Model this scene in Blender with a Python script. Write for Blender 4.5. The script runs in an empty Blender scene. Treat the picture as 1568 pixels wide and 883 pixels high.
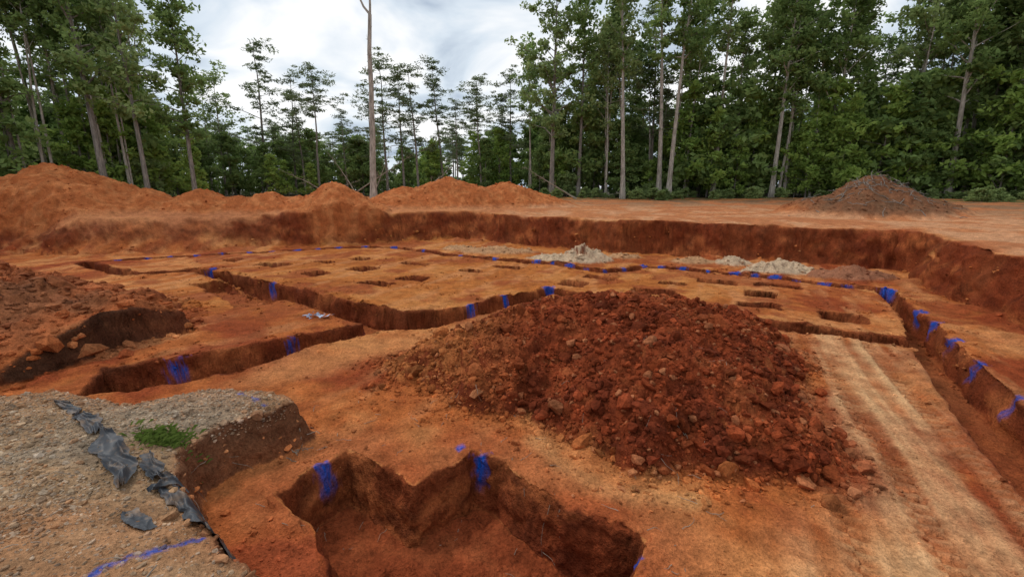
import bpy, math, numpy as np
from mathutils import Vector
rng=np.random.default_rng(7)
SC=bpy.context.scene
COL=SC.collection
# ------------------------------------------------------------ noise
def _h(ix,iy,s):
    n=(ix.astype(np.int64)*374761393+iy.astype(np.int64)*668265263+s*974711)&0xFFFFFFFF
    n=((n^(n>>13))*1274126177)&0xFFFFFFFF
    n=(n^(n>>16))&0xFFFFFFFF
    return n.astype(np.float64)/4294967295.0
def vn(x,y,s=0):
    x0=np.floor(x);y0=np.floor(y);fx=x-x0;fy=y-y0
    fx=fx*fx*(3-2*fx);fy=fy*fy*(3-2*fy)
    a=_h(x0,y0,s);b=_h(x0+1,y0,s);c=_h(x0,y0+1,s);d=_h(x0+1,y0+1,s)
    return ((a+(b-a)*fx)*(1-fy)+(c+(d-c)*fx)*fy)*2-1
def vn3(x,y,z,s=0):
    z0=np.floor(z);fz=z-z0;fz=fz*fz*(3-2*fz)
    zi=z0.astype(np.int64)
    return vn(x+zi*37.31,y+zi*17.77,s)*(1-fz)+vn(x+(zi+1)*37.31,y+(zi+1)*17.77,s)*fz
def fbm(x,y,s=0,o=4,g=.5):
    r=0;a=1;t=0
    for i in range(o):
        r=r+a*vn(x,y,s+i*17);t+=a;a*=g
        x,y=(x*1.62-y*1.18)+3.1,(x*1.18+y*1.62)-7.7
    return r/t
def fbm3(x,y,z,s=0,o=3):
    r=0;a=1;t=0
    for i in range(o):
        r=r+a*vn3(x,y,z,s+i*17);t+=a;a*=.55
        x,y,z=(x*1.62-y*1.18)+3.1,(x*1.18+y*1.62)-7.7,z*2.0+1.3
    return r/t
def ss(a,b,x):
    t=np.clip((x-a)/(b-a),0,1);return t*t*(3-2*t)
def sdpoly(x,y,P,m=3.0):
    P=np.array(P,float);out=np.full(x.shape,99.0)
    k=(x>P[:,0].min()-m)&(x<P[:,0].max()+m)&(y>P[:,1].min()-m)&(y<P[:,1].max()+m)
    px=x[k];py=y[k]
    if px.size==0:return out
    d=np.full(px.shape,1e9);ins=np.zeros(px.shape,bool)
    for i in range(len(P)):
        ax,ay=P[i];bx,by=P[(i+1)%len(P)]
        ex,ey=bx-ax,by-ay
        t=np.clip(((px-ax)*ex+(py-ay)*ey)/(ex*ex+ey*ey+1e-12),0,1)
        d=np.minimum(d,(px-ax-t*ex)**2+(py-ay-t*ey)**2)
        c=((ay>py)!=(by>py))
        if abs(by-ay)>1e-9:
            ins^=c&(px<(bx-ax)*(py-ay)/(by-ay)+ax)
    out[k]=np.where(ins,-1,1)*np.sqrt(d)
    return out
def dline(x,y,P,m=2.0):
    P=np.array(P,float);out=np.full(x.shape,99.0)
    k=(x>P[:,0].min()-m)&(x<P[:,0].max()+m)&(y>P[:,1].min()-m)&(y<P[:,1].max()+m)
    px=x[k];py=y[k];d=np.full(px.shape,1e9)
    for i in range(len(P)-1):
        ax,ay=P[i];ex,ey=P[i+1]-P[i]
        t=np.clip(((px-ax)*ex+(py-ay)*ey)/(ex*ex+ey*ey),0,1)
        d=np.minimum(d,(px-ax-t*ex)**2+(py-ay-t*ey)**2)
    out[k]=np.sqrt(d);return out
# ------------------------------------------------------------ site plan (metres)
PIT=[(-34,22.6),(-24.77,21.34),(-20.15,20.47),(-16.9,21.8),(-13.22,23.31),(-8.27,25.04),(-4.19,27.4),(-2.58,27.4),(2.27,23.31),(5.56,21.34),(8.93,19.67),(12.16,17.91),(14.49,16.56),(14.36,15.89),(12.09,11.98),(11.3,9.56),(9.9,6.2),(8.6,3.5),(7.5,0),(7,-3),(-9,-3),(-9,5.4),(-7.79,6.26),(-7.55,7.14),(-6.86,7.65),(-6.92,9.1),(-8.6,10.9),(-12.5,13.2),(-20,14.6),(-34,15)]
GRAV=[(-14,5.2),(-9,5.4),(-6.53,5.26),(-5.81,5.46),(-4.71,5.07),(-4.14,5.3),(-3.59,5.5),(-2.78,5.32),(-2.36,5.0),(-2.62,4.55),(-2.95,4.2),(-3.05,3.95),(-2.9,3.65),(-2.45,3.25),(-1.8,2.75),(-1.15,2.3),(-.5,1.75),(1,1.35),(4,.9),(14,-1),(14,-14),(-14,-14)]
HOLE=[(-2.36,3.98),(-2.19,4.34),(-1.95,4.67),(-1.38,4.30),(-1.02,4.02),(-.49,4.70),(-.14,4.5),(.54,3.71),(1.16,3.36),(.91,2.9),(.6,2.3),(-.8,2.2),(-1.35,2.85),(-1.77,3.38)]
T1=[(-6.9,6.9),(-6.08,7.5),(-4.58,8.79),(-3.34,9.97),(-2.78,9.45),(-4.04,7.75),(-4.91,6.86),(-5.6,6.2),(-6.5,6.0)]
T2=[(-11.8,17.1),(-7.9,14.2),(-5.4,12.6),(-2.66,10.75),(-1.12,11.6),(1.3,13.6),(1.3,12.5),(-.7,10.47),(-1.92,9.32),(-2.85,9.32),(-7.5,12.9),(-11.6,16.0)]
T6=[(-10.6,14.2),(-9.6,14.5),(-6.1,12.1),(-7.2,11.2),(-8.1,12.1)]
T3=[(11.0,13.2),(9.6,10.64),(8.12,8.67),(6.52,6.26),(5.65,4.83),(5.13,3.9),(4.2,2),(3.6,.6),(4.6,.6),(5.3,2),(6.25,3.9),(7.4,6.0),(8.23,7.37),(8.89,8.47),(9.64,9.76),(10.16,10.64),(11.6,13.3)]
TR=[(1.0,13.0),(7.75,8.5)]
T4=[(-18,18.4),(-16.5,19.5),(-14.8,20.3),(-12.9,21.3),(-11,22.3),(-9.3,23.3),(-6.4,23.6),(-2.5,20.3),(1,18.4),(2.3,17.7),(3.5,16.2),(5.3,17.6),(6.7,17),(8.3,16),(9.2,15),(10.2,14),(11.3,13.2)]
T5=[(-18,18.4),(-15.6,16.8),(-13.8,15.9),(-12.7,16.2),(-11.5,16.7)]
PADS=[(-5.9,17.1),(-4,18.2),(-7.3,16.2),(-4.5,14.3),(-3.4,15.2),(-1.6,16.6),(-9.9,18.1),(-8.1,18.9),(-6.7,19.7),(-.2,17.6),(2,14.4),(3.1,15.4),(4.2,13),(5.3,14.3),(6.9,14.6),(6.56,11.48),(7.4,12.8),(8.6,14),(8,10.41),(-12.2,19.3)]
PILE=[(-2.3,7.1),(-1.43,6.2),(-.83,5.5),(.14,5.4),(.72,4.6),(1.23,4.2),(2.02,3.95),(3.08,4.0),(3.65,4.4),(4.3,5.7),(5.2,7.1),(5.5,8.7),(4.2,10),(1.5,10),(-.3,9.1),(-1.8,8.3)]
HEAPS=[(-26.4,26,6.4,4.5,2.85),(-31,24.5,5.5,4,2.3),(-23.5,25,4,3,1.8),(-20.9,26,2.9,2.6,1.5),(-18.1,26.3,2.9,2.6,1.5),(-16.2,26.8,2.4,2.6,1.1),(-14.5,27,2.8,2.6,1.4),(-12.8,27.2,2.3,2.3,1.1),(-10.7,27,3.1,2.8,1.95),(-7.6,33,3.6,3,1.5),(-4.6,34,5.6,3.6,2.3),(-.4,34.6,4.8,3.2,1.8),(2.2,34.8,3,2.6,1.0),(19.9,25.4,4.4,3.2,1.95),(23,25.6,2.6,2.2,1.0)]
WHITE=[(2.9,19.0,1.5,.9,.62,0),(1.4,19.3,1.0,.7,.25,0),(9.0,18.0,.8,.6,.42,0),(7.8,18.4,1.2,.7,.22,1),(10.1,16.4,1.4,.8,.48,0),(11.8,15.3,1.3,.8,.5,2),(-.6,21.6,1.8,.9,.35,1),(-2.6,22.6,1.2,.8,.25,1),(5.0,19.8,1.0,.6,.25,1)]
TAN=[(3.7,4.0),(4.6,5.9),(5.3,7.4),(5.6,9.3),(6.8,8.9),(7.7,8.3),(6.3,6.2),(5.0,4.0),(4.2,2.4),(2.6,2.0),(2.2,2.9)]
BL=[(-5.95,7.4,.15),(-4.5,8.7,.11),(-3.28,9.8,.11),(-2.09,4.40,.08),(-.36,4.56,.08),(1.0,3.14,.08),(-11.6,16.9,.17),(-7.9,14.15,.14),(-1.1,11.55,.12),(-.2,12.35,.10),(1.1,13.5,.16),
 (11.5,13.25,.18),(10.2,10.7,.12),(9.68,9.8,.12),(8.93,8.5,.10),(8.27,7.4,.09),(7.45,6.02,.08),(-.62,4.74,.035)]
BL+=[(p[0]+.05,p[1]+.3,.14) for p in T4[1:-1]]+[(a[0]*.5+b[0]*.5,a[1]*.5+b[1]*.5+.3,.10) for a,b in zip(T4[:-1],T4[1:])]
BLINE=[(-2.71,2.13),(-2.60,2.37),(-2.44,2.6),(-2.27,2.79)]
BLINE2=[(-3.4,5.12),(-2.88,4.74)]
EU=[-2.4,-1.3,-1.15,-.8,-.68,-.55,-.3,0,.15,.3,.6,.9,1.2,1.4,2.4]
EY=[10,28,32,38,50,54,56,52,47,45,43,38,33,29,12]
def edgeY(u):return np.interp(u,EU,EY)
def plateau(x,y):
    r=np.hypot(x,y)
    return 1.28+.65*ss(24,50,r)+.012*np.clip(y,0,28)
def terrain(x,y,full=False):
    w1=fbm(x*1.3,y*1.3,1,3);w2=fbm(x*1.3+40,y*1.3,2,3)
    w3=fbm(x*6,y*6,3,3);w4=fbm(x*6+9,y*6,4,3)
    far=ss(6,16,np.hypot(x,y))
    am=.09+.06*far
    wx=x+am*w1+.02*w3;wy=y+am*w2+.02*w4
    fine=fbm(x*14,y*14,5,4)
    z=.05*fbm(x*.5,y*.5,6,3)+.022*w3+.013*fine
    mound=ss(-6,-8,x)*ss(19,15,y)
    sp=sdpoly(x+(.34+.5*mound)*fbm(x*.6,y*.6,8,3)+.03*w3,y+(.34+.5*mound)*fbm(x*.6+5,y*.6,9,3)+.03*w4,PIT,60)
    notch=np.exp(-((x+7.75)**2/.55+(y-8.0)**2/.28))
    sp=sp-.75*notch
    leftw=ss(0,-4,x)*ss(17,20,y)
    w=np.clip(.5+.35*fbm(x*.8,y*.8,10,2)+.35*leftw+.9*ss(-11,-16,x),.25,3)
    rib=.03*np.sin((x*.86-y*.51)*9+3*fbm(x*.4,y*.4,60,2))*ss(3,6,x)*ss(12,14,y)
    t=np.clip((sp+rib)/w,0,1)
    zp=plateau(x,y)+.1*fbm(x*.25,y*.25,11,3)
    prof=.5*t**.6+.5*ss(0,1,t)
    sch=.10+.62*np.exp(-((x+7.7)**2+(y-8.1)**2)/1.3)
    pm_=(sch*ss(0,1,np.clip(sp/.18,0,1))+(1.24-sch)*(1-np.exp(-np.clip(sp-.1,0,60)/1.1)))
    pit_h=zp*prof*(1-mound)+mound*np.minimum(pm_,zp)
    z=z+pit_h+ss(0,.8,sp)*ss(5,.5,sp)*(.14*fbm(x*.9,y*.9,70,4))
    z=z+mound*ss(0,.8,sp)*(.26*fbm(x*.8,y*.8,13,4)+.20*fbm(x*2.2,y*2.2,19,4))
    toe=ss(-1.3,0,sp)*ss(.4,0,sp)
    z=z+(.22+.2*leftw)*toe*np.clip(.15+fbm(x*1.2,y*1.2,14,4),0,1)
    hp=np.zeros_like(z)
    hn=fbm(x*.55,y*.55,15,4)
    for cx,cy,rx,ry,h in HEAPS:
        r=np.sqrt(((x-cx)/rx)**2+((y-cy)/ry)**2+.012)+.2*hn
        hp=np.maximum(hp,h*np.clip(1.06-r,0,1.0))
    z=z+hp+ss(0,.3,hp)*(.13*fbm(x*1.3,y*1.3,16,4)+.06*w3)
    wh=np.zeros_like(z);wk=np.zeros_like(z)
    for cx,cy,rx,ry,h,k in WHITE:
        r=np.sqrt(((x-cx)/rx)**2+((y-cy)/ry)**2+.04)+.35*w1
        v=h*np.clip(1.12-r,0,1);wk=np.where(v>wh,k,wk);wh=np.maximum(wh,v)
    z=z+wh*(1+.3*w3)
    sq=sdpoly(x+.42*w1+.07*w3,y+.36*w2+.07*w4,PILE,4)
    d=np.clip(-sq,0,9)
    ph=.72*(np.sqrt(d*d+.03)-.173)
    cap=np.interp(x+.25*w2,[-2.2,-.6,.6,1.6,3,4.2,5.4],[.58,1.05,1.45,1.40,1.18,1.0,.7])
    ph=cap*(1-np.exp(-(ph/cap)**1.6*1.15))**(1/1.6)
    pm=ss(0,.35,d)
    bil=np.abs(fbm(x*3.2,y*3.2,21,3));bil2=np.abs(vn(x*9,y*9,22))
    z=z+ph+pm*(.19*fbm(x*1.5,y*1.5,17,4)+.16*(bil-.2)+.05*bil2+.02*fine)+ss(.5,0,np.abs(sq))*.02*w3
    sg=sdpoly(x+.10*w1+.03*w3,y+.10*w2+.03*w4,GRAV,4)
    sg=np.where((x>-14)&(x<14)&(y<-10),-5,sg)
    gi=-sg
    zg=.50*ss(0,.22,gi)+.42*(1-np.exp(-np.clip(gi-.15,0,50)/1.5))+.045*w1+.02*w3+.014*fine
    zg=np.where(gi>0,zg,0)
    gm=ss(.05,.3,gi)
    z=np.maximum(z,np.where(gi>0,zg,-9))
    sH=sdpoly(x+.09*w1+.028*w3,y+.09*w2+.028*w4,HOLE,3)
    z=z-.62*ss(0,.14,-sH)+ss(0,.3,-sH)*(.05*w3+.05*w1)
    z=z+.10*ss(.35,.1,-sH)*ss(.05,.2,-sH)*np.clip(w1+.3,0,1)
    z=z+.05*ss(.4,.03,sH)*ss(-.02,.05,sH)*(w3+.3)
    s1=sdpoly(wx,wy,T1);s2=sdpoly(wx,wy,T2);s6=sdpoly(wx,wy,T6);s3=sdpoly(wx,wy,T3)
    sr=dline(wx,wy,TR)-.33;s4=dline(wx,wy,T4)-.27;s5=dline(wx,wy,T5)-.34
    st=np.minimum.reduce([s1,s2,s3,sr,s4,s5])
    z=z-.58*ss(0,.12,-st)*(1-pm)+ss(.05,.25,-st)*.06*w1
    z=z-.34*ss(0,.12,-s6)
    z=z+.08*ss(.5,.05,st)*ss(-.02,.06,st)*(.4+w1)
    pd=np.full_like(z,99.)
    c,s=.88,-.47
    for i,(cx,cy) in enumerate(PADS):
        k=(np.abs(x-cx)<2)&(np.abs(y-cy)<2)
        e=.12*math.sin(i*2.3);e2=.08*math.cos(i*3.1)
        ax=np.abs((wx[k]-cx)*c+(wy[k]-cy)*s);ay=np.abs(-(wx[k]-cx)*s+(wy[k]-cy)*c)
        pd[k]=np.minimum(pd[k],np.maximum(ax-.54-e,ay-.34-e2)+.05*w1[k])
    z=z-.34*ss(0,.1,-pd)*(1-pm)
    tx=(x*.9-y*.43);ty=(x*.43+y*.9)
    rut=fbm(tx*5,ty*.35,80,3)
    stn=sdpoly(x+.35*w1,y+.35*w2,TAN,3)
    tm=ss(.5,-.5,stn)
    wv=.12*vn(ty*.5,ty*0,5)
    trk=ss(.17,.07,np.minimum(np.minimum(np.abs(tx-1.35-wv),np.abs(tx-2.75-wv)),np.abs(tx-2.2+.15*ty*.3-wv)))
    tread=np.sin(ty*38+np.sign(np.sin(tx*20))*1.2)*trk
    z=z+(tm*(.022*rut)+(.012*tread-.022*trk)*ss(0,-.3,stn-.4))*(1-pm)
    fy=edgeY(x/np.maximum(np.abs(y),.5))
    ff=np.where(y>0,ss(-3,1,y-fy+1.5*w1),ss(30,40,np.hypot(x,y)))
    ff=np.maximum(ff,ss(33,40,np.abs(x))*(y<15))
    z=z+ff*.12*w1
    if not full:return z
    return z,dict(sp=sp,pm=pm,gm=gm,hp=hp,wh=wh,wk=wk,sH=sH,st=st,pd=pd,s6=s6,tm=tm,rut=rut,ff=ff,mound=mound,w1=w1,w3=w3,w2=w2,fine=fine,sq=sq,sg=sg,fy=fy,tread=tread,trk=trk*ss(0,-.3,stn-.4),notch=notch)
def hz(x,y):
    return terrain(np.atleast_1d(np.array(x,float)),np.atleast_1d(np.array(y,float)))
def mix(a,b,t):
    t=np.clip(t,0,1)[...,None];return a*(1-t)+np.array(b)*t
# ------------------------------------------------------------ helpers
def mesh_np(name,V,F,mats=(),mi=None,smooth=False,attrs=None):
    V=np.asarray(V,np.float32);F=np.asarray(F,np.int32)
    me=bpy.data.meshes.new(name)
    me.vertices.add(len(V));me.vertices.foreach_set('co',V.ravel())
    k=F.shape[1]
    me.loops.add(F.size);me.loops.foreach_set('vertex_index',F.ravel())
    me.polygons.add(len(F));me.polygons.foreach_set('loop_start',np.arange(0,F.size,k,dtype=np.int32))
    me.polygons.foreach_set('loop_total',np.full(len(F),k,np.int32))
    for m in mats:me.materials.append(m)
    if mi is not None:me.polygons.foreach_set('material_index',np.asarray(mi,np.int32))
    me.polygons.foreach_set('use_smooth',np.full(len(F),smooth,bool))
    if attrs:
        for n,(tp,a) in attrs.items():
            at=me.attributes.new(n,tp,'POINT')
            at.data.foreach_set('color' if tp=='FLOAT_COLOR' else 'value',np.asarray(a,np.float32).ravel())
    me.update();me.validate()
    return me
def obj(name,me,loc=(0,0,0),rot=(0,0,0),sc=1,parent=None):
    o=bpy.data.objects.new(name,me);COL.objects.link(o);o.location=loc;o.rotation_euler=rot
    o.scale=(sc,sc,sc) if not hasattr(sc,'__len__') else sc
    if parent:o.parent=parent
    return o
def nmat(name):
    m=bpy.data.materials.new(name);m.use_nodes=True;nt=m.node_tree
    return m,nt,nt.nodes['Principled BSDF']
def N(nt,t,**kw):
    n=nt.nodes.new(t)
    for k,v in kw.items():
        if k in n.inputs:n.inputs[k].default_value=v
        else:setattr(n,k,v)
    return n
# ------------------------------------------------------------ materials
def soil_mat(name,attr,bump=1.0,d1=5.0,d2=3.0):
    m,nt,b=nmat(name);L=nt.links.new
    a=N(nt,'ShaderNodeAttribute',attribute_name=attr)
    tc=N(nt,'ShaderNodeTexCoord')
    n1=N(nt,'ShaderNodeTexNoise',Scale=3.2,Detail=d1,Roughness=.72)
    n2=N(nt,'ShaderNodeTexNoise',Scale=30.0,Detail=d2,Roughness=.78)
    for n in(n1,n2):L(tc.outputs['Object'],n.inputs['Vector'])
    r1=N(nt,'ShaderNodeMapRange');r1.inputs[1].default_value=.3;r1.inputs[2].default_value=.7;r1.inputs[3].default_value=.62;r1.inputs[4].default_value=1.30
    L(n1.outputs[0],r1.inputs[0])
    r2=N(nt,'ShaderNodeMapRange');r2.inputs[1].default_value=.3;r2.inputs[2].default_value=.7;r2.inputs[3].default_value=.60;r2.inputs[4].default_value=1.32
    L(n2.outputs[0],r2.inputs[0])
    mu=N(nt,'ShaderNodeMath',operation='MULTIPLY');L(r1.outputs[0],mu.inputs[0]);L(r2.outputs[0],mu.inputs[1])
    vm=N(nt,'ShaderNodeVectorMath',operation='SCALE');L(a.outputs['Color'],vm.inputs[0]);L(mu.outputs[0],vm.inputs['Scale'])
    L(vm.outputs[0],b.inputs['Base Color'])
    b.inputs['Roughness'].default_value=.95;b.inputs['Specular IOR Level'].default_value=.06
    ad=N(nt,'ShaderNodeMath',operation='MULTIPLY_ADD');L(n2.outputs[0],ad.inputs[0]);ad.inputs[1].default_value=.30;L(n1.outputs[0],ad.inputs[2])
    b1=N(nt,'ShaderNodeBump',Strength=.95*bump,Distance=.10);L(ad.outputs[0],b1.inputs['Height'])
    L(b1.outputs[0],b.inputs['Normal'])
    return m
M_soil=soil_mat('red_clay_soil','Col')
M_clod=soil_mat('clay_clod','Col',.5,2.0,2.0)
def leaf_mat(name,dark,light):
    m=bpy.data.materials.new(name);m.use_nodes=True;nt=m.node_tree;nt.nodes.clear();L=nt.links.new
    a=N(nt,'ShaderNodeAttribute',attribute_name='tint');oi=N(nt,'ShaderNodeObjectInfo')
    ad=N(nt,'ShaderNodeMath',operation='MULTIPLY_ADD');L(oi.outputs['Random'],ad.inputs[0]);ad.inputs[1].default_value=.7;L(a.outputs['Fac'],ad.inputs[2])
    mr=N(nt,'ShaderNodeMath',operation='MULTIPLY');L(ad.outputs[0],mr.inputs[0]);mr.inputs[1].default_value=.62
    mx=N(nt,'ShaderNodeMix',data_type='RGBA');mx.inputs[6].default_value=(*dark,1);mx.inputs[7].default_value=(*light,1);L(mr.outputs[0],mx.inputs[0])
    d=N(nt,'ShaderNodeBsdfDiffuse');t=N(nt,'ShaderNodeBsdfTranslucent');L(mx.outputs[2],d.inputs[0]);L(mx.outputs[2],t.inputs[0])
    ms=N(nt,'ShaderNodeMixShader');ms.inputs[0].default_value=.48;L(d.outputs[0],ms.inputs[1]);L(t.outputs[0],ms.inputs[2])
    o=N(nt,'ShaderNodeOutputMaterial');L(ms.outputs[0],o.inputs[0]);return m
M_leaf=leaf_mat('broadleaf_foliage',(.10,.16,.05),(.36,.48,.16))
M_leaf2=leaf_mat('pale_broadleaf_foliage',(.14,.20,.065),(.42,.52,.21))
M_pine=leaf_mat('pine_foliage',(.09,.12,.06),(.25,.31,.15))
M_bright=leaf_mat('young_foliage',(.18,.28,.065),(.40,.52,.13))
def bark_mat(name,c1,c2):
    m,nt,b=nmat(name);L=nt.links.new
    tc=N(nt,'ShaderNodeTexCoord');mp=N(nt,'ShaderNodeMapping');mp.inputs['Scale'].default_value=(6,6,1.2)
    n=N(nt,'ShaderNodeTexNoise',Scale=1.5,Detail=3.0,Roughness=.7);L(tc.outputs['Object'],mp.inputs[0]);L(mp.outputs[0],n.inputs['Vector'])
    cr=N(nt,'ShaderNodeValToRGB');cr.color_ramp.elements[0].position=.35;cr.color_ramp.elements[0].color=(*c1,1);cr.color_ramp.elements[1].position=.65;cr.color_ramp.elements[1].color=(*c2,1)
    L(n.outputs[0],cr.inputs[0]);L(cr.outputs[0],b.inputs['Base Color']);b.inputs['Roughness'].default_value=.9
    return m
M_bark=bark_mat('grey_bark',(.20,.175,.145),(.50,.44,.37))
M_barkd=bark_mat('dark_bark',(.11,.095,.08),(.29,.25,.21))
M_dead=bark_mat('dead_wood',(.16,.12,.09),(.36,.29,.22))
# ------------------------------------------------------------ ground sheet
phi=np.radians(np.concatenate([np.linspace(-60,60,1180),np.linspace(60,300,110)[1:-1]]))
# spacing along every bearing is refined where the surface is steep
r0=np.geomspace(1.0,70,520)
PH,RR=np.meshgrid(phi,r0)
Z0=terrain((RR*np.sin(PH)).ravel(),(RR*np.cos(PH)).ravel()).reshape(RR.shape)
g_r=np.gradient(Z0,axis=0)/np.gradient(RR,axis=0)
dph=np.abs(np.gradient(PH,axis=1));dph[:,0]=dph[:,1];dph[:,-1]=dph[:,-2]
g_p=np.gradient(Z0,axis=1)/(dph*RR)
dz=np.abs(np.diff(Z0,axis=0));dr=np.diff(r0)[:,None];rm=((r0[1:]+r0[:-1])/2)[:,None]
wt=.55*dr/rm+1.4*dz/rm
def box(a,k,ax):
    n_=a.shape[ax];pad=[(0,0),(0,0)];pad[ax]=(k,k)
    p=np.pad(a,pad,mode='edge');c=np.cumsum(p,ax);c=np.concatenate([np.zeros_like(np.take(c,[0],ax)),c],ax)
    return (np.take(c,range(2*k+1,2*k+1+n_),ax)-np.take(c,range(0,n_),ax))/(2*k+1)
for _ in range(2):wt=box(box(wt,14,1),3,0)
NR=860
cs_=np.concatenate([np.zeros((1,wt.shape[1])),np.cumsum(wt,0)],0)
RC=np.empty((NR,len(phi)));GR=np.zeros((NR,len(phi)));GP=np.zeros((NR,len(phi)))
for j in range(len(phi)):
    RC[:,j]=np.interp(np.linspace(0,cs_[-1,j],NR),cs_[:,j],r0)
    GR[:,j]=np.interp(RC[:,j],r0,g_r[:,j]);GP[:,j]=np.interp(RC[:,j],r0,g_p[:,j])
inner_=np.repeat(np.array([.002,.25,.5,.75])[:,None],len(phi),1);outer_=np.repeat(np.geomspace(76,900,22)[:,None],len(phi),1)
RR=np.concatenate([inner_,RC,outer_],0)
GR=np.concatenate([inner_*0,GR,outer_*0],0);GP=np.concatenate([inner_*0,GP,outer_*0],0)
PH=np.repeat(phi[None],RR.shape[0],0)
X=(RR*np.sin(PH)).ravel();Y=(RR*np.cos(PH)).ravel()
Z,D=terrain(X,Y,True)
nr,nc=RR.shape
slope=np.hypot(GR,GP).ravel()
gx=(GR*np.sin(PH)+GP*np.cos(PH)).ravel()/(slope+1e-6);gy=(GR*np.cos(PH)-GP*np.sin(PH)).ravel()/(slope+1e-6)
def soilcolor(x,y,z,D,slope):
    n=fbm(x*.7,y*.7,90,4);n2=fbm(x*2.6,y*2.6,91,4);n3=fbm(x*.22,y*.22,92,3)
    c=np.tile(np.array([.45,.130,.036]),(len(x),1))
    c=mix(c,(.57,.225,.075),ss(-.02,.5,n+.4*n2))
    c=mix(c,(.29,.060,.020),ss(.02,.45,-n-.3*n2+.2*n3))
    inner=ss(9,12,y)*ss(-14,-8,x)*ss(9,5,x)
    c=mix(c,(.49,.182,.040),inner*.45)
    lo=fbm((x*.9-y*.43)*2.2,(x*.43+y*.9)*.5,93,4)
    c=mix(c,(.60,.255,.10),ss(0,.45,lo)*.6*ss(4,7,y))
    wet=ss(.06,.32,fbm(x*.9+30,y*.9,98,4))
    c=mix(c,(.30,.068,.024),wet*.7*ss(4,8,y))
    ta=np.clip(D['tm']*(.6+.5*n2+.9*D['rut'])-.12*D['trk']+.10*D['tread'],0,1)
    c=mix(c,(.69,.385,.185),ta)
    c=mix(c,(.40,.135,.05),D['trk']*(.36-.30*D['tread'])*(1-D['pm']))
    pth=ss(.9,.1,dline(x+.3*D['w1'],y+.3*D['w2'],[(-4,7.0),(-2.5,8.2),(-.9,9.3),(1,11)])+.3*n2)
    c=mix(c,(.60,.25,.092),pth*.6)
    arc=ss(.22,.02,dline(x+.1*D['w1'],y+.1*D['w2'],[(.3,4.9),(.45,4.45),(.9,4.0),(1.7,3.8)])+.08*n2)
    c=mix(c,(.66,.34,.13),arc*.7)
    up=ss(.3,1.2,D['sp'])
    c=mix(c,(.54,.215,.092),up*.75);c=mix(c,(.64,.35,.19),up*ss(.0,.5,n+.2)*.6*ss(0,10,x+6))
    hm=ss(.05,.35,D['hp']);hc=mix(np.tile(np.array([.43,.125,.039]),(len(x),1)),(.54,.19,.066),ss(-.2,.5,n2))
    hc=mix(hc,(.15,.085,.05),ss(15,17,x)*(.8+.2*n2))
    c=c*(1-hm[:,None])+hc*hm[:,None]
    mo=D['mound']*ss(-.1,.5,D['sp'])
    c=mix(c,(.40,.115,.040),mo*.85);c=mix(c,(.24,.070,.028),mo*ss(-.05,.35,n2)*.75);c=mix(c,(.15,.075,.038),mo*ss(0,.4,n)*.5)
    wm=ss(.02,.1,D['wh'])
    wc=np.where((D['wk']==0)[:,None],[.56,.40,.26],np.where((D['wk']==1)[:,None],[.48,.26,.13],[.34,.14,.075]))
    c=c*(1-wm[:,None])+wc*wm[:,None]
    pc=mix(np.tile(np.array([.26,.053,.018]),(len(x),1)),(.47,.165,.050),ss(.6,-1.7,x+.9*n)*.9)
    pc=mix(pc,(.14,.028,.012),ss(.0,.4,n2)*.75)
    pc=mix(pc,(.37,.105,.037),ss(.15,.5,-n2)*.5)
    pmm=ss(.0,.25,-D['sq']+.15*D['w3'])
    c=c*(1-pmm[:,None])+pc*pmm[:,None]
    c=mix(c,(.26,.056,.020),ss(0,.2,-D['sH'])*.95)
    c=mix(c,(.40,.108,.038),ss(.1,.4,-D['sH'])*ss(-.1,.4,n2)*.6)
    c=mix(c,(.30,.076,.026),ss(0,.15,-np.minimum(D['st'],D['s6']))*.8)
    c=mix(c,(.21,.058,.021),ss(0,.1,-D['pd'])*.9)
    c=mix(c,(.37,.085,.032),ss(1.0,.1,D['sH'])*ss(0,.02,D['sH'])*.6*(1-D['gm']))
    gc=mix(np.tile(np.array([.36,.225,.125]),(len(x),1)),(.33,.27,.20),ss(0,.35,n+.3*n2)*.6)
    gc=mix(gc,(.44,.20,.09),ss(.0,.45,-n)*.7)
    gc=mix(gc,(.44,.20,.09),ss(4.2,5.2,y)*.6)
    c=c*(1-D['gm'][:,None])+gc*D['gm'][:,None]
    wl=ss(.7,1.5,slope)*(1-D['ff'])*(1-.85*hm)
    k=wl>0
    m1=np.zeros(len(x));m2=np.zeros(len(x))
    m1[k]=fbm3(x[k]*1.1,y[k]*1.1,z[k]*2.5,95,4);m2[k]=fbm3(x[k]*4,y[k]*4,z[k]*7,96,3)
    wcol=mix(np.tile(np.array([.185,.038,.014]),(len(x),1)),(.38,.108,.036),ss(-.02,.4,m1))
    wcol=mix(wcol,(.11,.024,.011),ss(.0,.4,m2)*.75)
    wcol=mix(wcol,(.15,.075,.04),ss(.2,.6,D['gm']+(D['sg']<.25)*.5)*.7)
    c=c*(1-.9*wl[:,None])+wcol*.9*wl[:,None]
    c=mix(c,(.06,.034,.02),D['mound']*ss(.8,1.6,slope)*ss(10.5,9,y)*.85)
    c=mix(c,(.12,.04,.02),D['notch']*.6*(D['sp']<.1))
    mulch=ss(-16,-6,y-D['fy'])*(y>0)*ss(0,1,D['sp'])*(D['hp']<.1)*ss(-5,8,x)
    c=mix(c,(.17,.105,.06),mulch*ss(-.25,.15,n)*.8)
    c=mix(c,(.10,.15,.04),ss(-7,-2,y-D['fy'])*(y>0)*ss(-.15,.2,n2)*.85*(D['hp']<.1))
    c=mix(c,(.055,.05,.028),D['ff'])
    pn=fbm3(x*16,y*16,z*16,97,3);pn2=fbm(x*45,y*45,99,2);b=np.zeros(len(x))
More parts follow.
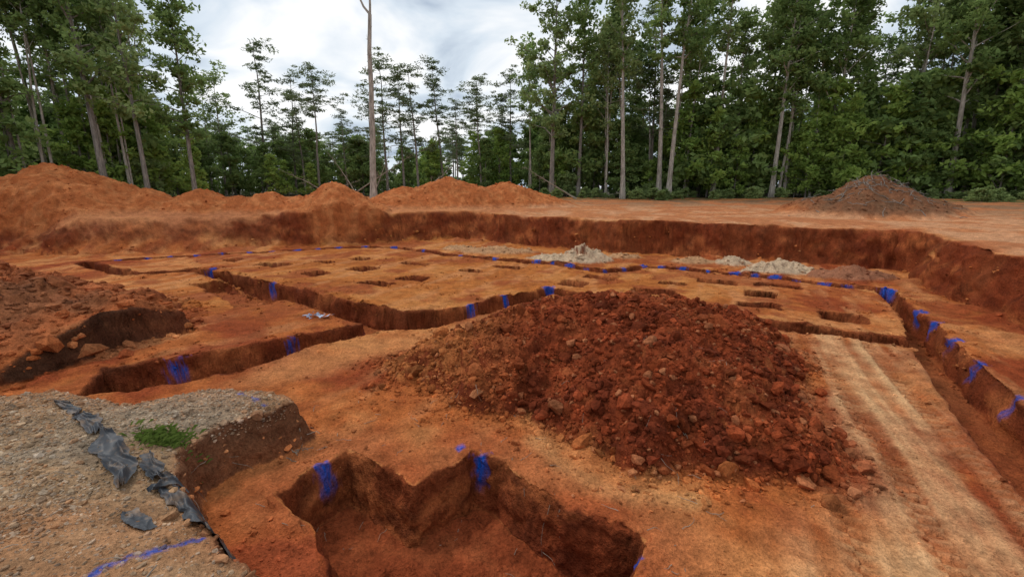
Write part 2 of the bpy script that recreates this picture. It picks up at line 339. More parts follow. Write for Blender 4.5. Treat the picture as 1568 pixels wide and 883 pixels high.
    for bx,by,br in BL:
        b=np.maximum(b,ss(.05,-.04,np.hypot(x-bx,y-by)-br+.22*pn*min(1,br*6)))
    b=np.maximum(b,ss(.03,-.01,dline(x,y,BLINE)-.012+.07*pn)*.9)
    b=np.maximum(b,ss(.03,-.01,dline(x,y,BLINE2)-.008+.07*pn)*.9)
    b=b*ss(-.45,-.25,z)*(.9+.4*pn2)
    c=mix(c,(.006,.085,.46),b*.95)
    return c
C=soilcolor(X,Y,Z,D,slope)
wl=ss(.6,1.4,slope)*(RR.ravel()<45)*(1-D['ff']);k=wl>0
fr=ss(6,16,RR.ravel()[k])
A=(.045+.12*fr)*wl[k]
f=4.5-2.7*fr
dn=fbm3(X[k]*f,Y[k]*f,Z[k]*f*1.5,120,4)+.25*fbm3(X[k]*f*4,Y[k]*f*4,Z[k]*f*5,121,2)
X[k]+=gx[k]*A*dn*1.4;Y[k]+=gy[k]*A*dn*1.4
C4=np.concatenate([C,np.ones((len(C),1))],1)
idx=np.arange(nr*nc).reshape(nr,nc);nx=np.roll(idx,-1,1)
F=np.stack([idx[:-1],idx[1:],nx[1:],nx[:-1]],-1).reshape(-1,4)[:,::-1]
Vt=np.stack([X,Y,Z],1)
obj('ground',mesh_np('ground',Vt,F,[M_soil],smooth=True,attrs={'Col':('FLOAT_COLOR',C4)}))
# ------------------------------------------------------------ stones / clods
def ico():
    import bmesh
    r=[]
    for s in(1,2):
        bm=bmesh.new();bmesh.ops.create_icosphere(bm,subdivisions=s,radius=1)
        r.append((np.array([q.co[:] for q in bm.verts]),np.array([[w.index for w in q.verts] for q in bm.faces])));bm.free()
    return r
I1,I2=ico()
def rocks(name,P,S,colors,base,mat,flat=.7,jit=.28,sink=.25):
    v,f=base;n=len(P);k=len(v)
    V=v[None]*(1+jit*rng.standard_normal((n,k,1)))
    if k>20:
        for _ in range(6):
            d=rng.standard_normal((n,3));d/=np.linalg.norm(d,axis=1)[:,None]
            h=.42+.33*rng.random((n,1));dt=(V*d[:,None]).sum(-1)
            V=V-np.clip(dt-h,0,9)[...,None]*d[:,None]
        V=V*1.25
    V=V*np.stack([np.ones(n),.55+.45*rng.random(n),flat*(.6+.5*rng.random(n))],1)[:,None]
    A=rng.random(n)*6.283;ca,sa=np.cos(A)[:,None],np.sin(A)[:,None]
    x=V[...,0]*ca-V[...,1]*sa;y=V[...,0]*sa+V[...,1]*ca;z=V[...,2]
    B=rng.standard_normal(n)[:,None]*.4
    x,z=x*np.cos(B)-z*np.sin(B),x*np.sin(B)+z*np.cos(B)
    V=np.stack([x,y,z],-1)*S[:,None,None]+P[:,None]
    V[...,2]+=(S*(.5*flat-sink))[:,None]
    FF=(f[None]+(np.arange(n)*k)[:,None,None]).reshape(-1,3)
    cc=np.repeat(np.concatenate([colors,np.ones((n,1))],1),k,0)
    return obj(name,mesh_np(name,V.reshape(-1,3),FF,[mat],smooth=False,attrs={'Col':('FLOAT_COLOR',cc)}))
def scatter(n,box_,accept):
    x0,x1,y0,y1=box_;x=rng.uniform(x0,x1,n);y=rng.uniform(y0,y1,n)
    z,Dd=terrain(x,y,True);k=accept(x,y,Dd)>rng.random(n)
    return x[k],y[k],z[k],{q:w[k] for q,w in Dd.items()}
def sc_(x,y,z,D):return soilcolor(x,y,z,D,np.zeros(len(x)))
x,y,z,Dd=scatter(46000,(-2.8,5.8,3.6,10),lambda x,y,D:np.where(D['sq']<.0,ss(-.4,.4,fbm(x*1.2,y*1.2,33,3)+.25+.3*ss(-1,2,x))*.9,ss(.7,0,D['sq'])*.25)*(D['sH']>.05))
S=np.clip(.013*np.exp(rng.standard_normal(len(x))*.65),.006,.10)
cc=sc_(x,y,z,Dd)*(.6+.65*rng.random((len(x),1)))
cc=mix(cc,(.40,.16,.07),(rng.random(len(x))<.06)*.7)
rocks('spoil_pile_clods',np.stack([x,y,z],1),S,cc,I1,M_clod,.85,.22)
x,y,z,Dd=scatter(5600,(-2.4,5.6,3.7,9.5),lambda x,y,D:np.where(D['sq']<.0,.35+.3*(D['sq']>-.8)+.2*ss(0,2,x)-.3*ss(.5,-1.5,x),ss(.5,0,D['sq'])*.22)*(D['sH']>.1))
S=np.clip(.036*np.exp(rng.standard_normal(len(x))*.52),.018,.14)
cc=sc_(x,y,z,Dd)*(.5+.7*rng.random((len(x),1)));cc=mix(cc,(.38,.14,.06),(rng.random(len(x))<.10)*.7)
rocks('clay_lumps',np.stack([x,y,z],1),S,cc,I2,M_clod,.85,.07,.25)
x,y,z,Dd=scatter(34000,(-5,6.5,2,8),lambda x,y,D:ss(-.2,.6,fbm(x*1.5,y*1.5,34,3))*.8*(D['gm']<.2)*(D['sq']>-.1)*ss(.0,.3,np.abs(D['sH']))*(1-.5*D['tm']))
S=np.clip(.0065*np.exp(rng.standard_normal(len(x))*.75),.004,.06)
cc=sc_(x,y,z,Dd)*(.6+.7*rng.random((len(x),1)))
rocks('loose_clay_crumbs',np.stack([x,y,z],1),S,cc,I1,M_clod,.75,.2)
x,y,z,Dd=scatter(22000,(-14,12,7,20),lambda x,y,D:(ss(.05,.5,fbm(x*1.1,y*1.1,36,3))*.5+ss(.5,.05,np.abs(D['st']))*.6)*(D['sp']<0)*(D['sq']>0)*(D['pd']>0))
S=np.clip(.018*np.exp(rng.standard_normal(len(x))*.6),.008,.08)
cc=sc_(x,y,z,Dd)*(.55+.6*rng.random((len(x),1)))
rocks('trench_edge_crumbs',np.stack([x,y,z],1),S,cc,I1,M_clod,.75,.2)
x,y,z,Dd=scatter(80000,(-8,-.3,1.6,5.6),lambda x,y,D:(D['gm']>.35)*(.25+.75*ss(-.3,.4,fbm(x*1.1,y*1.1,35,3))))
S=np.clip(.0095*np.exp(rng.standard_normal(len(x))*.5),.004,.05)
cc=sc_(x,y,z,Dd)
pal=np.array([[.36,.25,.16],[.30,.25,.20],[.44,.33,.22],[.36,.17,.08],[.24,.17,.12],[.50,.41,.31]])
cc=.45*cc+.55*pal[rng.integers(0,6,len(x))];cc*=(.7+.5*rng.random((len(x),1)))
rocks('gravel',np.stack([x,y,z],1),S,cc,I1,M_clod,.6,.14)
x,y,z,Dd=scatter(1300,(-7,-1,2.2,5.8),lambda x,y,D:(np.abs(D['gm']-.5)<.49)*.8+(D['gm']>.9)*.14)
S=np.clip(.03*np.exp(rng.standard_normal(len(x))*.4),.015,.08);cc=sc_(x,y,z,Dd)*(.7+.5*rng.random((len(x),1)))
rocks('bank_stones',np.stack([x,y,z],1),S,cc,I2,M_clod,.7,.05)
x,y,z,Dd=scatter(26000,(-22,-6,5.5,15.5),lambda x,y,D:D['mound']*ss(-.5,.1,D['sp'])*.6)
S=np.clip(.03*np.exp(rng.standard_normal(len(x))*.7),.012,.25)
cc=sc_(x,y,z,Dd)*(.65+.5*rng.random((len(x),1)))
rocks('bank_clods',np.stack([x,y,z],1),S,cc,I1,M_clod,.7,.2)
x,y,z,Dd=scatter(36000,(-34,26,10,38),lambda x,y,D:np.clip(ss(.1,.5,D['hp'])*.5*(.3+(x>15))+ss(.6,0,np.abs(D['sp']))*.35+ss(0,.1,D['wh'])*.8,0,1))
S=np.clip(.045*np.exp(rng.standard_normal(len(x))*.5),.02,.25)
cc=sc_(x,y,z,Dd)*(.7+.5*rng.random((len(x),1)))
rocks('spoil_heap_clods',np.stack([x,y,z],1),S,cc,I1,M_clod,.7,.2)
# ------------------------------------------------------------ trees
class TB:
    def __init__(s):s.V=[];s.F=[];s.n=0
    def tube(s,pts,rad,k=6):
        pts=np.array(pts,float);m=len(pts)
        tg=np.gradient(pts,axis=0);tg/=np.linalg.norm(tg,axis=1)[:,None]+1e-9
        up=np.where(np.abs(tg[:,2:3])>.9,[[1.,0,0]],[[0,0,1.]])
        u=np.cross(tg,up);u/=np.linalg.norm(u,axis=1)[:,None]+1e-9;w=np.cross(tg,u)
        a=np.linspace(0,2*math.pi,k,endpoint=False)
        R=pts[:,None]+np.array(rad)[:,None,None]*(np.cos(a)[None,:,None]*u[:,None]+np.sin(a)[None,:,None]*w[:,None])
        s.V.append(R.reshape(-1,3))
        i=np.arange((m-1)*k).reshape(m-1,k);j=np.roll(i,-1,1)
        s.F.append(np.stack([i,j,j+k,i+k],-1).reshape(-1,4)+s.n);s.n+=m*k
def leafquads(r,C,rad,n,size,asp=.55,flat=.6,upb=.5):
    C=np.repeat(C,n,0);m=len(C);R=np.repeat(rad,n)
    g=r.standard_normal((m,3));g*= (r.random((m,1))**.4)/ (np.linalg.norm(g,axis=1)[:,None]+1e-9)
    P=C+g*R[:,None]*[1,1,flat]
    nrm=r.standard_normal((m,3))+[0,0,upb];nrm/=np.linalg.norm(nrm,axis=1)[:,None]
    t=np.cross(nrm,r.standard_normal((m,3)));t/=np.linalg.norm(t,axis=1)[:,None]+1e-9;b=np.cross(nrm,t)
    s=(size*(.6+.8*r.random(m)))[:,None]
    t=t*s;b=b*s*asp
    return np.stack([P-t,P-b*.9+t*.1,P+t,P+b*.9+t*.1],1),g[:,2]
def make_tree(name,seed,H,r0,lean=(0,0),cs=.3,cr=2.5,limbs=40,clumps=4,lpc=40,ls=.2,style='decid',bark=None,leaf=None,wander=.25,clr=.5,fork=0):
    r=np.random.default_rng(seed);tb=TB()
    m=12;t=np.linspace(0,1,m)
    wx=np.cumsum(r.standard_normal(m))*wander*.25;wy=np.cumsum(r.standard_normal(m))*wander*.25
    wx-=wx[0];wy-=wy[0]
    tp=np.stack([lean[0]*t**1.2+wx*t,lean[1]*t+wy*t,H*t-.3*(t==0)],1)
    trr=r0*(1-t*(.88 if not fork else .5))*(1+.5*np.exp(-t*30))
    tb.tube(tp,trr,8)
    def tpos(q):return np.array([np.interp(q,t,tp[:,i]) for i in range(3)])
    if fork:
        for dx,dz,rr0 in((-1.3,2.6,.09),(.15,3.2,.1)):
            k=6;q=np.linspace(0,1,k)[:,None];p=tp[-1]+np.array([dx,0,0])*q**.7+np.array([0,0,dz])*q+r.standard_normal((k,3))*.05*q
            tb.tube(p,rr0*(1-.6*q[:,0]),5)
    CC=[];CR=[]
    phase=r.random(4)*6.28
    for i in range(limbs):
        q=cs+(1-cs)*((i+r.random())/limbs)
        az=i*2.399+r.normal()*.5
        f=(q-cs)/(1-cs)
        if style=='decid':
            prof=(math.sin(math.pi*min(1,(f*.72+.2)))**.6)*(1+.35*math.sin(f*9+phase[0])*math.cos(az+phase[1]));el=math.radians(r.uniform(15,60)+f*15);sag=.12
        elif style=='pine':
            prof=((1-f)**.45*.85+.22)*(1+.4*math.sin(f*7+phase[0])*math.cos(az+phase[1]));el=math.radians(r.uniform(-12,22)+f*15);sag=-.05
        elif style=='bush':
            prof=max(.25,(1-f*.75));el=math.radians(r.uniform(10,55));sag=.1
        else:
            prof=((1-f)*.7+.3)*(1+.3*math.cos(az+phase[1]));el=math.radians(r.uniform(10,55));sag=.15
        Ln=cr*prof*r.uniform(.35,1.25)
        if style=='pine' and r.random()<.25:Ln*=.35
        p0=tpos(q);d=np.array([math.cos(az)*math.cos(el),math.sin(az)*math.cos(el),math.sin(el)])
        k=5;tt=np.linspace(0,1,k)[:,None]
        lp=p0+d*Ln*tt+np.array([0,0,1])*sag*-1*Ln*tt**2+np.cumsum(r.standard_normal((k,3))*.05*Ln,0)*tt
        rr=np.interp(q,t,trr)*.5
        rr=min(rr,.02+.012*Ln*2)
        tb.tube(lp,rr*(1-.8*tt[:,0]),4)
        if lpc>0:
            nc_=max(1,int(round(clumps*(.5+.5*Ln/cr))))
            for j in range(nc_):
                s_=r.uniform(.4,1.08);pp=np.array([np.interp(s_,tt[:,0],lp[:,a_]) for a_ in range(3)])
                off=r.standard_normal(3)*[.3,.3,.2]*min(1,Ln*.5)
                CC.append(pp+off);CR.append(clr*r.uniform(.45,1.35))
                if r.random()<.3:tb.tube([pp,pp+off*.6+[0,0,.02],pp+off*1.2],[.012,.01,.006],3)
        else:
            for j in range(3):
                s_=r.uniform(.3,.9);pp=np.array([np.interp(s_,tt[:,0],lp[:,a_]) for a_ in range(3)])
                tb.tube([pp,pp+r.standard_normal(3)*.15*Ln+[0,0,.1],pp+r.standard_normal(3)*.3*Ln+[0,0,.25]],[.015,.01,.005],3)
    if lpc>0 and CC:
        for q in(.96,1.0):CC.append(tpos(q));CR.append(clr)
    V=np.concatenate(tb.V);Fq=np.concatenate(tb.F);tint=np.zeros(len(V));mi=np.zeros(len(Fq),int)
    if CC:
        CC=np.array(CC);CR=np.array(CR)
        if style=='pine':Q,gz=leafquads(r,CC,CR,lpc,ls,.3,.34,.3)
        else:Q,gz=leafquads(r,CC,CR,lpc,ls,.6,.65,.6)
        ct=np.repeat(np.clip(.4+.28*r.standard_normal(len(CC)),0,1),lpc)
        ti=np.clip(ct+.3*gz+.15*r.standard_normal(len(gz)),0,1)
        base=len(V);V=np.concatenate([V,Q.reshape(-1,3)])
        Fl=np.arange(len(Q)*4).reshape(-1,4)+base
        Fq=np.concatenate([Fq,Fl]);tint=np.concatenate([tint,np.repeat(ti,4)]);mi=np.concatenate([mi,np.ones(len(Fl),int)])
    return mesh_np(name,V,Fq,[bark or M_barkd,leaf or M_leaf],mi,False,{'tint':('FLOAT',tint)})
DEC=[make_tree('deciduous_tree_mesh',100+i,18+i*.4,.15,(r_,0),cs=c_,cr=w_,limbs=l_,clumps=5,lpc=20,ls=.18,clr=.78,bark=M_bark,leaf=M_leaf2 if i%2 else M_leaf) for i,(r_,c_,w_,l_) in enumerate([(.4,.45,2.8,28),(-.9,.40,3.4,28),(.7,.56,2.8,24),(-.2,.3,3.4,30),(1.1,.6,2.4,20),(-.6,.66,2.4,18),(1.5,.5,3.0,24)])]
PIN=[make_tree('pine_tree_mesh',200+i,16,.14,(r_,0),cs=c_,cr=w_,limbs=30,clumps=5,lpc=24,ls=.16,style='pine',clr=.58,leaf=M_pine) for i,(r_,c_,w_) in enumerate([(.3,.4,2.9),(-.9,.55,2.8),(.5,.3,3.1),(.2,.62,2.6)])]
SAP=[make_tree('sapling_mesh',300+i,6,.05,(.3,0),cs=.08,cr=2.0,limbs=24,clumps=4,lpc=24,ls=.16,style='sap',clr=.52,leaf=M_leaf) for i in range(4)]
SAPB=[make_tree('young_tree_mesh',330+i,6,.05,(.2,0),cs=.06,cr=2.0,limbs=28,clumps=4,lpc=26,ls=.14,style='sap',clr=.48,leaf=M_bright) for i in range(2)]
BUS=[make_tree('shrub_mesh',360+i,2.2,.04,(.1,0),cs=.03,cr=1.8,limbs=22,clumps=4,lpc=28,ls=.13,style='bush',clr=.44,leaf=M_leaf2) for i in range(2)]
def empty(n):
    e=bpy.data.objects.new(n,None);COL.objects.link(e);return e
FOR=empty('distant_forest');UND=empty('forest_undergrowth')
def placeN(items):
    xs=np.array([i[2] for i in items]);ys=np.array([i[3] for i in items]);zs=hz(xs,ys)
    for (mesh,name,x,y,s,par,sq,rz),z in zip(items,zs):
        obj(name,mesh,(x,y,float(z)-.05),(0,0,rng.random()*6.28 if rz is None else rz),(s*sq,s*sq,s),par)
items=[]
us=rng.uniform(-1.6,1.6,250);offs=rng.uniform(0,1,250)**1.3*30+1.5
for u,o in zip(us,offs):
    y=float(edgeY(u))+o;x=u*y
    gap=(-.74<u<-.04)
    if gap:
        hh=rng.uniform(5.5,8.5)+o*.06
        if u>-.25:hh+=2.0
        m=PIN[rng.integers(4)] if rng.random()<.4 else DEC[rng.integers(7)]
        base=16 if m in PIN else 19
        items.append((m,'forest_tree',x,y,hh/base,FOR,1.6,None))
    else:
        hh=rng.uniform(12,20) if o<9 else rng.uniform(8,14)
        if u>.9:hh+=2.5
        if u<-.95:hh+=1
        m=PIN[rng.integers(4)] if rng.random()<(.15 if u>0 else .3) else DEC[rng.integers(7)]
        items.append((m,'forest_tree',x,y,hh/(17 if m in PIN else 19.5),FOR,1.2,None))
# slim pale trunks along the forest edge
for i in range(34):
    u=rng.choice([rng.uniform(-1.2,-.75),rng.uniform(.02,1.25),rng.uniform(.02,1.25)]);y=float(edgeY(u))+rng.uniform(-.8,2.5)
    m=DEC[[4,5,2][rng.integers(3)]];s=rng.uniform(.75,1.0)
    items.append((m,'slender_forest_tree',u*y,y,s,FOR,rng.uniform(.7,.95),None))
nu=500
us=rng.uniform(-1.5,1.5,nu);offs=rng.uniform(0,1,nu)**1.4*27
for u,o in zip(us,offs):
    y=float(edgeY(u))+o+rng.normal()*.5;x=u*y
    q=rng.random()
    m=SAP[rng.integers(4)] if q<.56 else (SAPB[rng.integers(2)] if q<.80 else BUS[rng.integers(2)])
    gap=(-.74<u<-.04)
    s=rng.uniform(.6,1.25) if gap else rng.uniform(.6,1.8)
    items.append((m,'undergrowth',x,y,s,UND,1.05,None))
for i in range(130):
    u=rng.uniform(-.3,1.4);y=float(edgeY(u))-rng.uniform(0,1)**1.5*5;x=u*y
    items.append((BUS[rng.integers(2)],'edge_weeds',x,y,rng.uniform(.12,.45),UND,1.3,None))
for px_,H_,k in [(-28.9,17,'p'),(-26.3,13.9,'p'),(-22.2,13.9,'p'),(-33.7,14.2,'d'),(-35.5,13,'d'),(-19.6,9.8,'p'),(-14.6,15.3,'p'),(-12.6,14,'p'),(-10.7,13.9,'p'),(-8.1,14.8,'p'),(-3.6,12.9,'p'),(-1.8,11.5,'p'),(-16.5,11,'p'),(-24.2,11.5,'p'),(-6.2,10.5,'p')]:
    m=PIN[rng.integers(4)] if k=='p' else DEC[3]
    s=H_/(16 if k=='p' else 20.1)
    items.append((m,'pine_tree' if k=='p' else 'deciduous_tree',px_,54+rng.normal()*1.0,s,None,1.3,None))
T=[
('bare_tree',-11.0,36,13.6,.27,(.75,0),.6,.5,7,0,M_bark),
('tall_deciduous_tree',10.5,43,21,.22,(-1.3,0),.5,1.9,28,20,M_bark),
('tall_deciduous_tree',14.2,44,22,.24,(-.7,0),.55,2.0,26,22,M_bark),
('tall_deciduous_tree',14.8,43,20,.24,(.9,0),.6,2.3,26,24,M_bark),
('tall_deciduous_tree',19.5,44,21,.2,(0,0),.6,1.7,22,20,M_bark),
('tall_deciduous_tree',24,42,19,.22,(.3,0),.42,3.0,36,26,M_bark),
('tall_deciduous_tree',24.8,42.3,13,.15,(.8,0),.5,2.2,26,26,M_bark),
('tall_deciduous_tree',4.1,47,19,.26,(-.2,0),.3,4.2,50,28,M_barkd),
('tall_deciduous_tree',7.0,48,19,.2,(.3,0),.35,3.2,40,28,M_barkd),
('tall_deciduous_tree',29,42,18,.2,(.3,0),.25,3.4,40,28,M_bark),
('tall_deciduous_tree',34.1,40,20,.2,(.2,0),.3,3.2,40,28,M_bark),
('tall_deciduous_tree',35.5,37,20,.22,(-1.0,0),.35,3.2,40,28,M_bark),
('tall_deciduous_tree',-30.3,34,19,.24,(-.3,0),.36,3.2,36,26,M_barkd),
('tall_deciduous_tree',-28.0,35,17,.18,(-.3,0),.34,2.8,32,26,M_barkd),
('tall_deciduous_tree',-35.5,33,19,.2,(-.3,0),.34,3.2,36,26,M_barkd),
('tall_deciduous_tree',-25.8,37,15,.18,(.4,0),.3,2.4,34,26,M_barkd),
]
for i,(nm,x,y,H_,r_,ln,cs,cr,lb,lpc,bk) in enumerate(T):
    m=make_tree(nm,500+i,H_,r_,ln,cs=cs,cr=cr,limbs=lb,clumps=5,lpc=lpc,ls=.17,clr=.66,bark=bk,leaf=M_leaf2 if i%3==1 else M_leaf,wander=.2,fork=1 if i==0 else 0)
    items.append((m,nm,x,y,1,None,1,0))
for x,y,s in [(-26,50,.75),(-24.8,50.5,.65),(-22.5,51,.6),(29,40.0,1.3),(31,39.0,1.5),(33,38,1.2),(21,43,.9),(-27,39,.8),(37,34.5,1.5),(39.5,33,1.6),(26.5,41,1.1)]:
    items.append((SAPB[rng.integers(2)],'young_tree',x,y,s,None,1,None))
placeN(items)
for i,(x,y,L_,az,el) in enumerate([(-17,48,8,.3,35),(-16,47,6,2.6,50),(-19,48,7,2.9,25),(-15,49,6,1.0,60),(-21,48,5,.2,20),(6,44,6,2.8,30),(-9.5,46,5,.5,40)]):
    m=make_tree('fallen_tree',700+i,L_,.08,(0,0),cs=.3,cr=.9,limbs=12,lpc=0,style='sap',bark=M_dead)
    z=float(hz(x,y)[0]);obj('fallen_tree',m,(x,y,z+.1),(0,math.radians(90-el),az))
# ------------------------------------------------------------ silt fence fabric
m,nt,b=nmat('silt_fence_fabric');L=nt.links.new
nz=N(nt,'ShaderNodeTexNoise',Scale=6.0,Detail=6.0,Roughness=.7);tc=N(nt,'ShaderNodeTexCoord');L(tc.outputs['Object'],nz.inputs['Vector'])
cr=N(nt,'ShaderNodeValToRGB');cr.color_ramp.elements[0].position=.5;cr.color_ramp.elements[0].color=(.040,.044,.052,1);cr.color_ramp.elements[1].position=.72;cr.color_ramp.elements[1].color=(.24,.15,.09,1)
L(nz.outputs[0],cr.inputs[0]);L(cr.outputs[0],b.inputs['Base Color']);b.inputs['Roughness'].default_value=.6
M_fab=m
def fabric(pts,widths,lift=.04,fold=.035,seed=0):
    pts=np.array(pts,float);n_=120;k=26
    tt=np.linspace(0,len(pts)-1,n_);cx=np.interp(tt,range(len(pts)),pts[:,0]);cy=np.interp(tt,range(len(pts)),pts[:,1])
    wd=np.interp(tt,range(len(pts)),widths)
    cx=np.convolve(np.pad(cx,8,mode='edge'),np.ones(17)/17,'valid');cy=np.convolve(np.pad(cy,8,mode='edge'),np.ones(17)/17,'valid')
    tx=np.gradient(cx);ty=np.gradient(cy);l=np.hypot(tx,ty)+1e-9;nx_,ny_=-ty/l,tx/l
    s=np.linspace(-1,1,k)
    e1=1+.6*fbm(tt*2.6+seed,tt*0+seed,seed,4);e2=1+.6*fbm(tt*2.6+seed,tt*0+seed+7,seed,4)
    edge=np.where(s[None]>0,e1[:,None],e2[:,None])
    xx=cx[:,None]+nx_[:,None]*s*wd[:,None]*edge*.5;yy=cy[:,None]+ny_[:,None]*s*wd[:,None]*edge*.5
    g=terrain(xx.ravel(),yy.ravel()).reshape(xx.shape)
    for _ in range(6):
        p=np.pad(g,1,mode='edge');g=np.maximum(g,(p[:-2,1:-1]+p[2:,1:-1]+p[1:-1,:-2]+p[1:-1,2:])/4)
    fo=vn(s[None]*1.3+tt[:,None]*.8+seed,tt[:,None]*1.1+0*s[None],seed+5)
    fo2=1-np.abs(vn(s[None]*1.0-tt[:,None]*1.3+seed,tt[:,None]*.9+.6*s[None],seed+8))*2
    zz=g+.010+lift*np.clip(.3+fo,0,1)+fold*np.clip(fo2,0,1)**2
    i=np.arange(n_*k).reshape(n_,k)
    Fq=np.stack([i[:-1,:-1],i[1:,:-1],i[1:,1:],i[:-1,1:]],-1).reshape(-1,4)
    return obj('silt_fence_fabric',mesh_np('silt_fence_fabric',np.stack([xx,yy,zz],-1).reshape(-1,3),Fq,[M_fab],smooth=True))
fabric([(-5.3,4.75),(-4.9,4.55),(-4.6,4.3)],[.05,.14,.03],seed=3)
fabric([(-4.62,4.36),(-4.3,4.12),(-4.0,3.88)],[.08,.22,.08],.05,.04,seed=11)
fabric([(-3.98,3.90),(-3.75,3.72),(-3.42,3.5),(-3.2,3.2)],[.04,.26,.22,.05],.06,.05,seed=14)
fabric([(-3.42,3.72),(-3.2,3.52),(-3.08,3.38)],[.08,.14,.06],seed=19)
fabric([(-3.12,3.5),(-2.95,3.42),(-2.98,3.2)],[.05,.18,.07],seed=23)
fabric([(-2.95,3.3),(-2.7,3.2),(-2.45,3.02),(-2.2,2.85)],[.08,.20,.20,.06],.05,.04,seed=31)
fabric([(-2.95,2.96),(-2.8,2.87),(-2.66,2.80)],[.08,.13,.07],.015,.01,seed=37)
fabric([(-2.35,3.05),(-2.1,2.8),(-1.9,2.66),(-1.6,2.47),(-1.3,2.24),(-1.0,2.02)],[.04,.08,.07,.10,.06,.06],.025,.02,seed=41)
ml,nt,b=nmat('plastic_litter');b.inputs['Base Color'].default_value=(.45,.55,.7,1);b.inputs['Roughness'].default_value=.4
V=[];Fq=[]
for i in range(18):
    c=np.array([-4.73+rng.normal()*.18,10.35+rng.normal()*.1,0]);c[2]=hz(c[0],c[1])[0]+.03
    a=rng.standard_normal((4,3))*.05;a[:,2]=np.abs(a[:,2])
    Fq.append(np.arange(4)+len(V));V+=list(c+a)
obj('plastic_litter',mesh_np('plastic_litter',V,Fq,[ml]))
def sticks(name,items,mat):
    tb=TB()
    for p0,p1,r_ in items:
        p0=np.array(p0);p1=np.array(p1);k=6;t=np.linspace(0,1,k)[:,None]
        p=p0*(1-t)+p1*t+np.cumsum(rng.standard_normal((k,3))*np.linalg.norm(p1-p0)*.05,0)*np.sin(t*3.14)
        tb.tube(p,r_*(1-.6*t[:,0]),5)
    V=np.concatenate(tb.V);return obj(name,mesh_np(name,V,np.concatenate(tb.F),[mat],smooth=True))
it=[]
for i in range(14):
    x=-2.5+rng.normal()*.08;y=4.66+rng.normal()*.12;z=float(hz(x,y)[0])
    it.append(((x,y,z),(x+.08+rng.normal()*.12,y-.12*rng.random(),z+rng.uniform(-.12,.12)),.007))
sticks('exposed_roots',it,M_dead)
it=[]
for i in range(130):
    x=rng.uniform(-4.5,3);y=rng.uniform(2.4,6);a=rng.random()*6.28;l=rng.uniform(.04,.22)
    x2=x+math.cos(a)*l;y2=y+math.sin(a)*l;zz=hz([x,x2],[y,y2]);it.append(((x,y,zz[0]+.012),(x2,y2,zz[1]+.02),.0035))
sticks('scattered_twigs',it,M_dead)
it=[]
for i in range(120):
    x=20+rng.normal()*1.7;y=25+rng.normal()*1.0;a=rng.random()*6.28;l=rng.uniform(.3,.9)
    x2=x+math.cos(a)*l;y2=y+math.sin(a)*l;zz=hz([x,x2],[y,y2])
    it.append(((x,y,zz[0]+.02),(x2,y2,zz[1]+rng.uniform(0,.3)),.022))
sticks('brush_debris',it,M_barkd)
it=[((-2.2,2.05,float(hz(-2.2,2.05)[0])),(-2.28,2.4,float(hz(-2.28,2.4)[0])+.03),.012)]
sticks('wooden_stake',it,M_dead)
mg=leaf_mat('grass_blades',(.10,.16,.03),(.22,.28,.07))
V=[];Fq=[];ti=[]
gxs=-3.45+rng.normal(size=420)*.13;gys=4.0+rng.normal(size=420)*.07;gzs=hz(gxs,gys)
for x,y,z in zip(gxs,gys,gzs):
    a=rng.random()*6.28;l=rng.uniform(.04,.11);w=.003
    d=np.array([math.cos(a),math.sin(a)]);p=np.array([-d[1],d[0]])*w
    b0=len(V);V+=[(x-p[0],y-p[1],z-.01),(x+p[0],y+p[1],z-.01),(x+p[0]+d[0]*l*.5,y+p[1]+d[1]*l*.5,z+l*.5),(x+d[0]*l,y+d[1]*l,z+l*.45)]
    Fq.append([b0,b0+1,b0+2,b0+3]);ti+=[rng.random()]*4
obj('grass_tuft',mesh_np('grass_tuft',V,Fq,[mg],attrs={'tint':('FLOAT',ti)}))
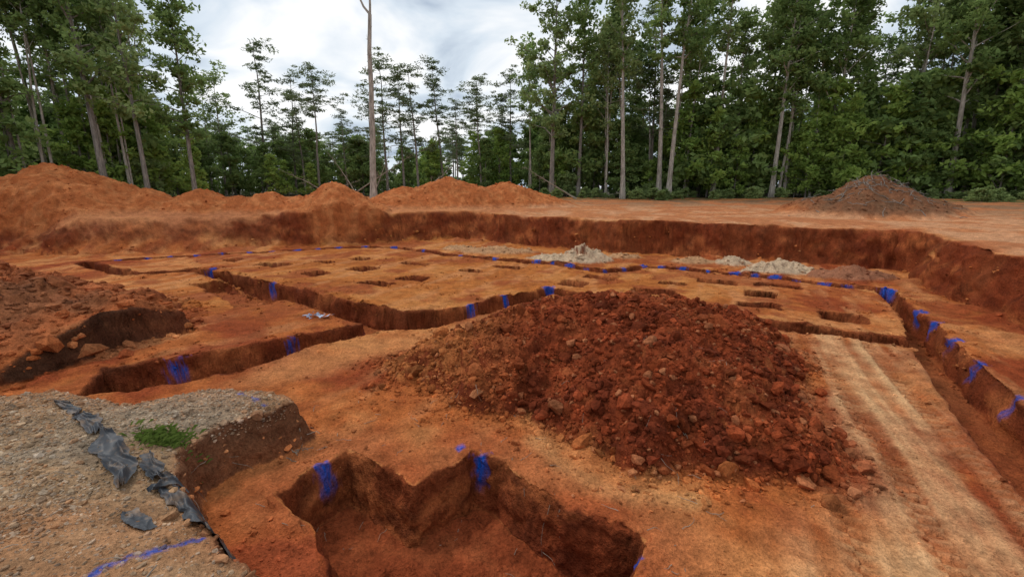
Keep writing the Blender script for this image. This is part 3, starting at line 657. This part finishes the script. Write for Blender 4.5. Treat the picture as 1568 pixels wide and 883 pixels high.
# ------------------------------------------------------------ sky
S_=Vector((-.55,.35,.80)).normalized()
w=bpy.data.worlds.new('World');SC.world=w;w.use_nodes=True;nt=w.node_tree;L=nt.links.new;bg=nt.nodes['Background']
sk=N(nt,'ShaderNodeTexSky',sky_type='NISHITA');sk.sun_disc=False;sk.sun_elevation=math.asin(S_.z);sk.sun_rotation=math.atan2(S_.x,S_.y)
tc=N(nt,'ShaderNodeTexCoord');sx=N(nt,'ShaderNodeSeparateXYZ');L(tc.outputs['Generated'],sx.inputs[0])
mz=N(nt,'ShaderNodeMath',operation='MAXIMUM');L(sx.outputs[2],mz.inputs[0]);mz.inputs[1].default_value=0
az=N(nt,'ShaderNodeMath',operation='ADD');L(mz.outputs[0],az.inputs[0]);az.inputs[1].default_value=.25
cx=N(nt,'ShaderNodeCombineXYZ')
for i in(0,1):
    d=N(nt,'ShaderNodeMath',operation='DIVIDE');L(sx.outputs[i],d.inputs[0]);L(az.outputs[0],d.inputs[1]);L(d.outputs[0],cx.inputs[i])
n1=N(nt,'ShaderNodeTexNoise',Scale=1.55,Detail=6.0,Roughness=.5,Distortion=.5);L(cx.outputs[0],n1.inputs['Vector'])
cr=N(nt,'ShaderNodeValToRGB');e=cr.color_ramp.elements
e[0].position=.37;e[0].color=(.40,.48,.59,1);e[1].position=.58;e[1].color=(1.0,1.0,1.0,1)
q=e.new(.47);q.color=(.68,.76,.84,1)
L(n1.outputs[0],cr.inputs[0])
sc=N(nt,'ShaderNodeVectorMath',operation='SCALE');L(cr.outputs[0],sc.inputs[0]);sc.inputs['Scale'].default_value=11
mx=N(nt,'ShaderNodeMix',data_type='RGBA');mx.inputs[0].default_value=.93;L(sk.outputs[0],mx.inputs[6]);L(sc.outputs[0],mx.inputs[7])
L(mx.outputs[2],bg.inputs[0]);bg.inputs[1].default_value=.1
sun=bpy.data.lights.new('sun','SUN');sun.energy=1.4;sun.angle=math.radians(12);sun.color=(1,.95,.88)
so=bpy.data.objects.new('sun',sun);COL.objects.link(so);so.rotation_euler=S_.to_track_quat('Z','Y').to_euler()
cam=bpy.data.cameras.new('camera');cam.lens=36*680/1568;cam.clip_end=2000;cam.clip_start=.05
co=bpy.data.objects.new('camera',cam);COL.objects.link(co);co.location=(0,0,3);co.rotation_euler=(math.radians(77.5),0,0)
SC.camera=co
SC.view_settings.view_transform='Standard';SC.view_settings.look='None';SC.view_settings.exposure=0
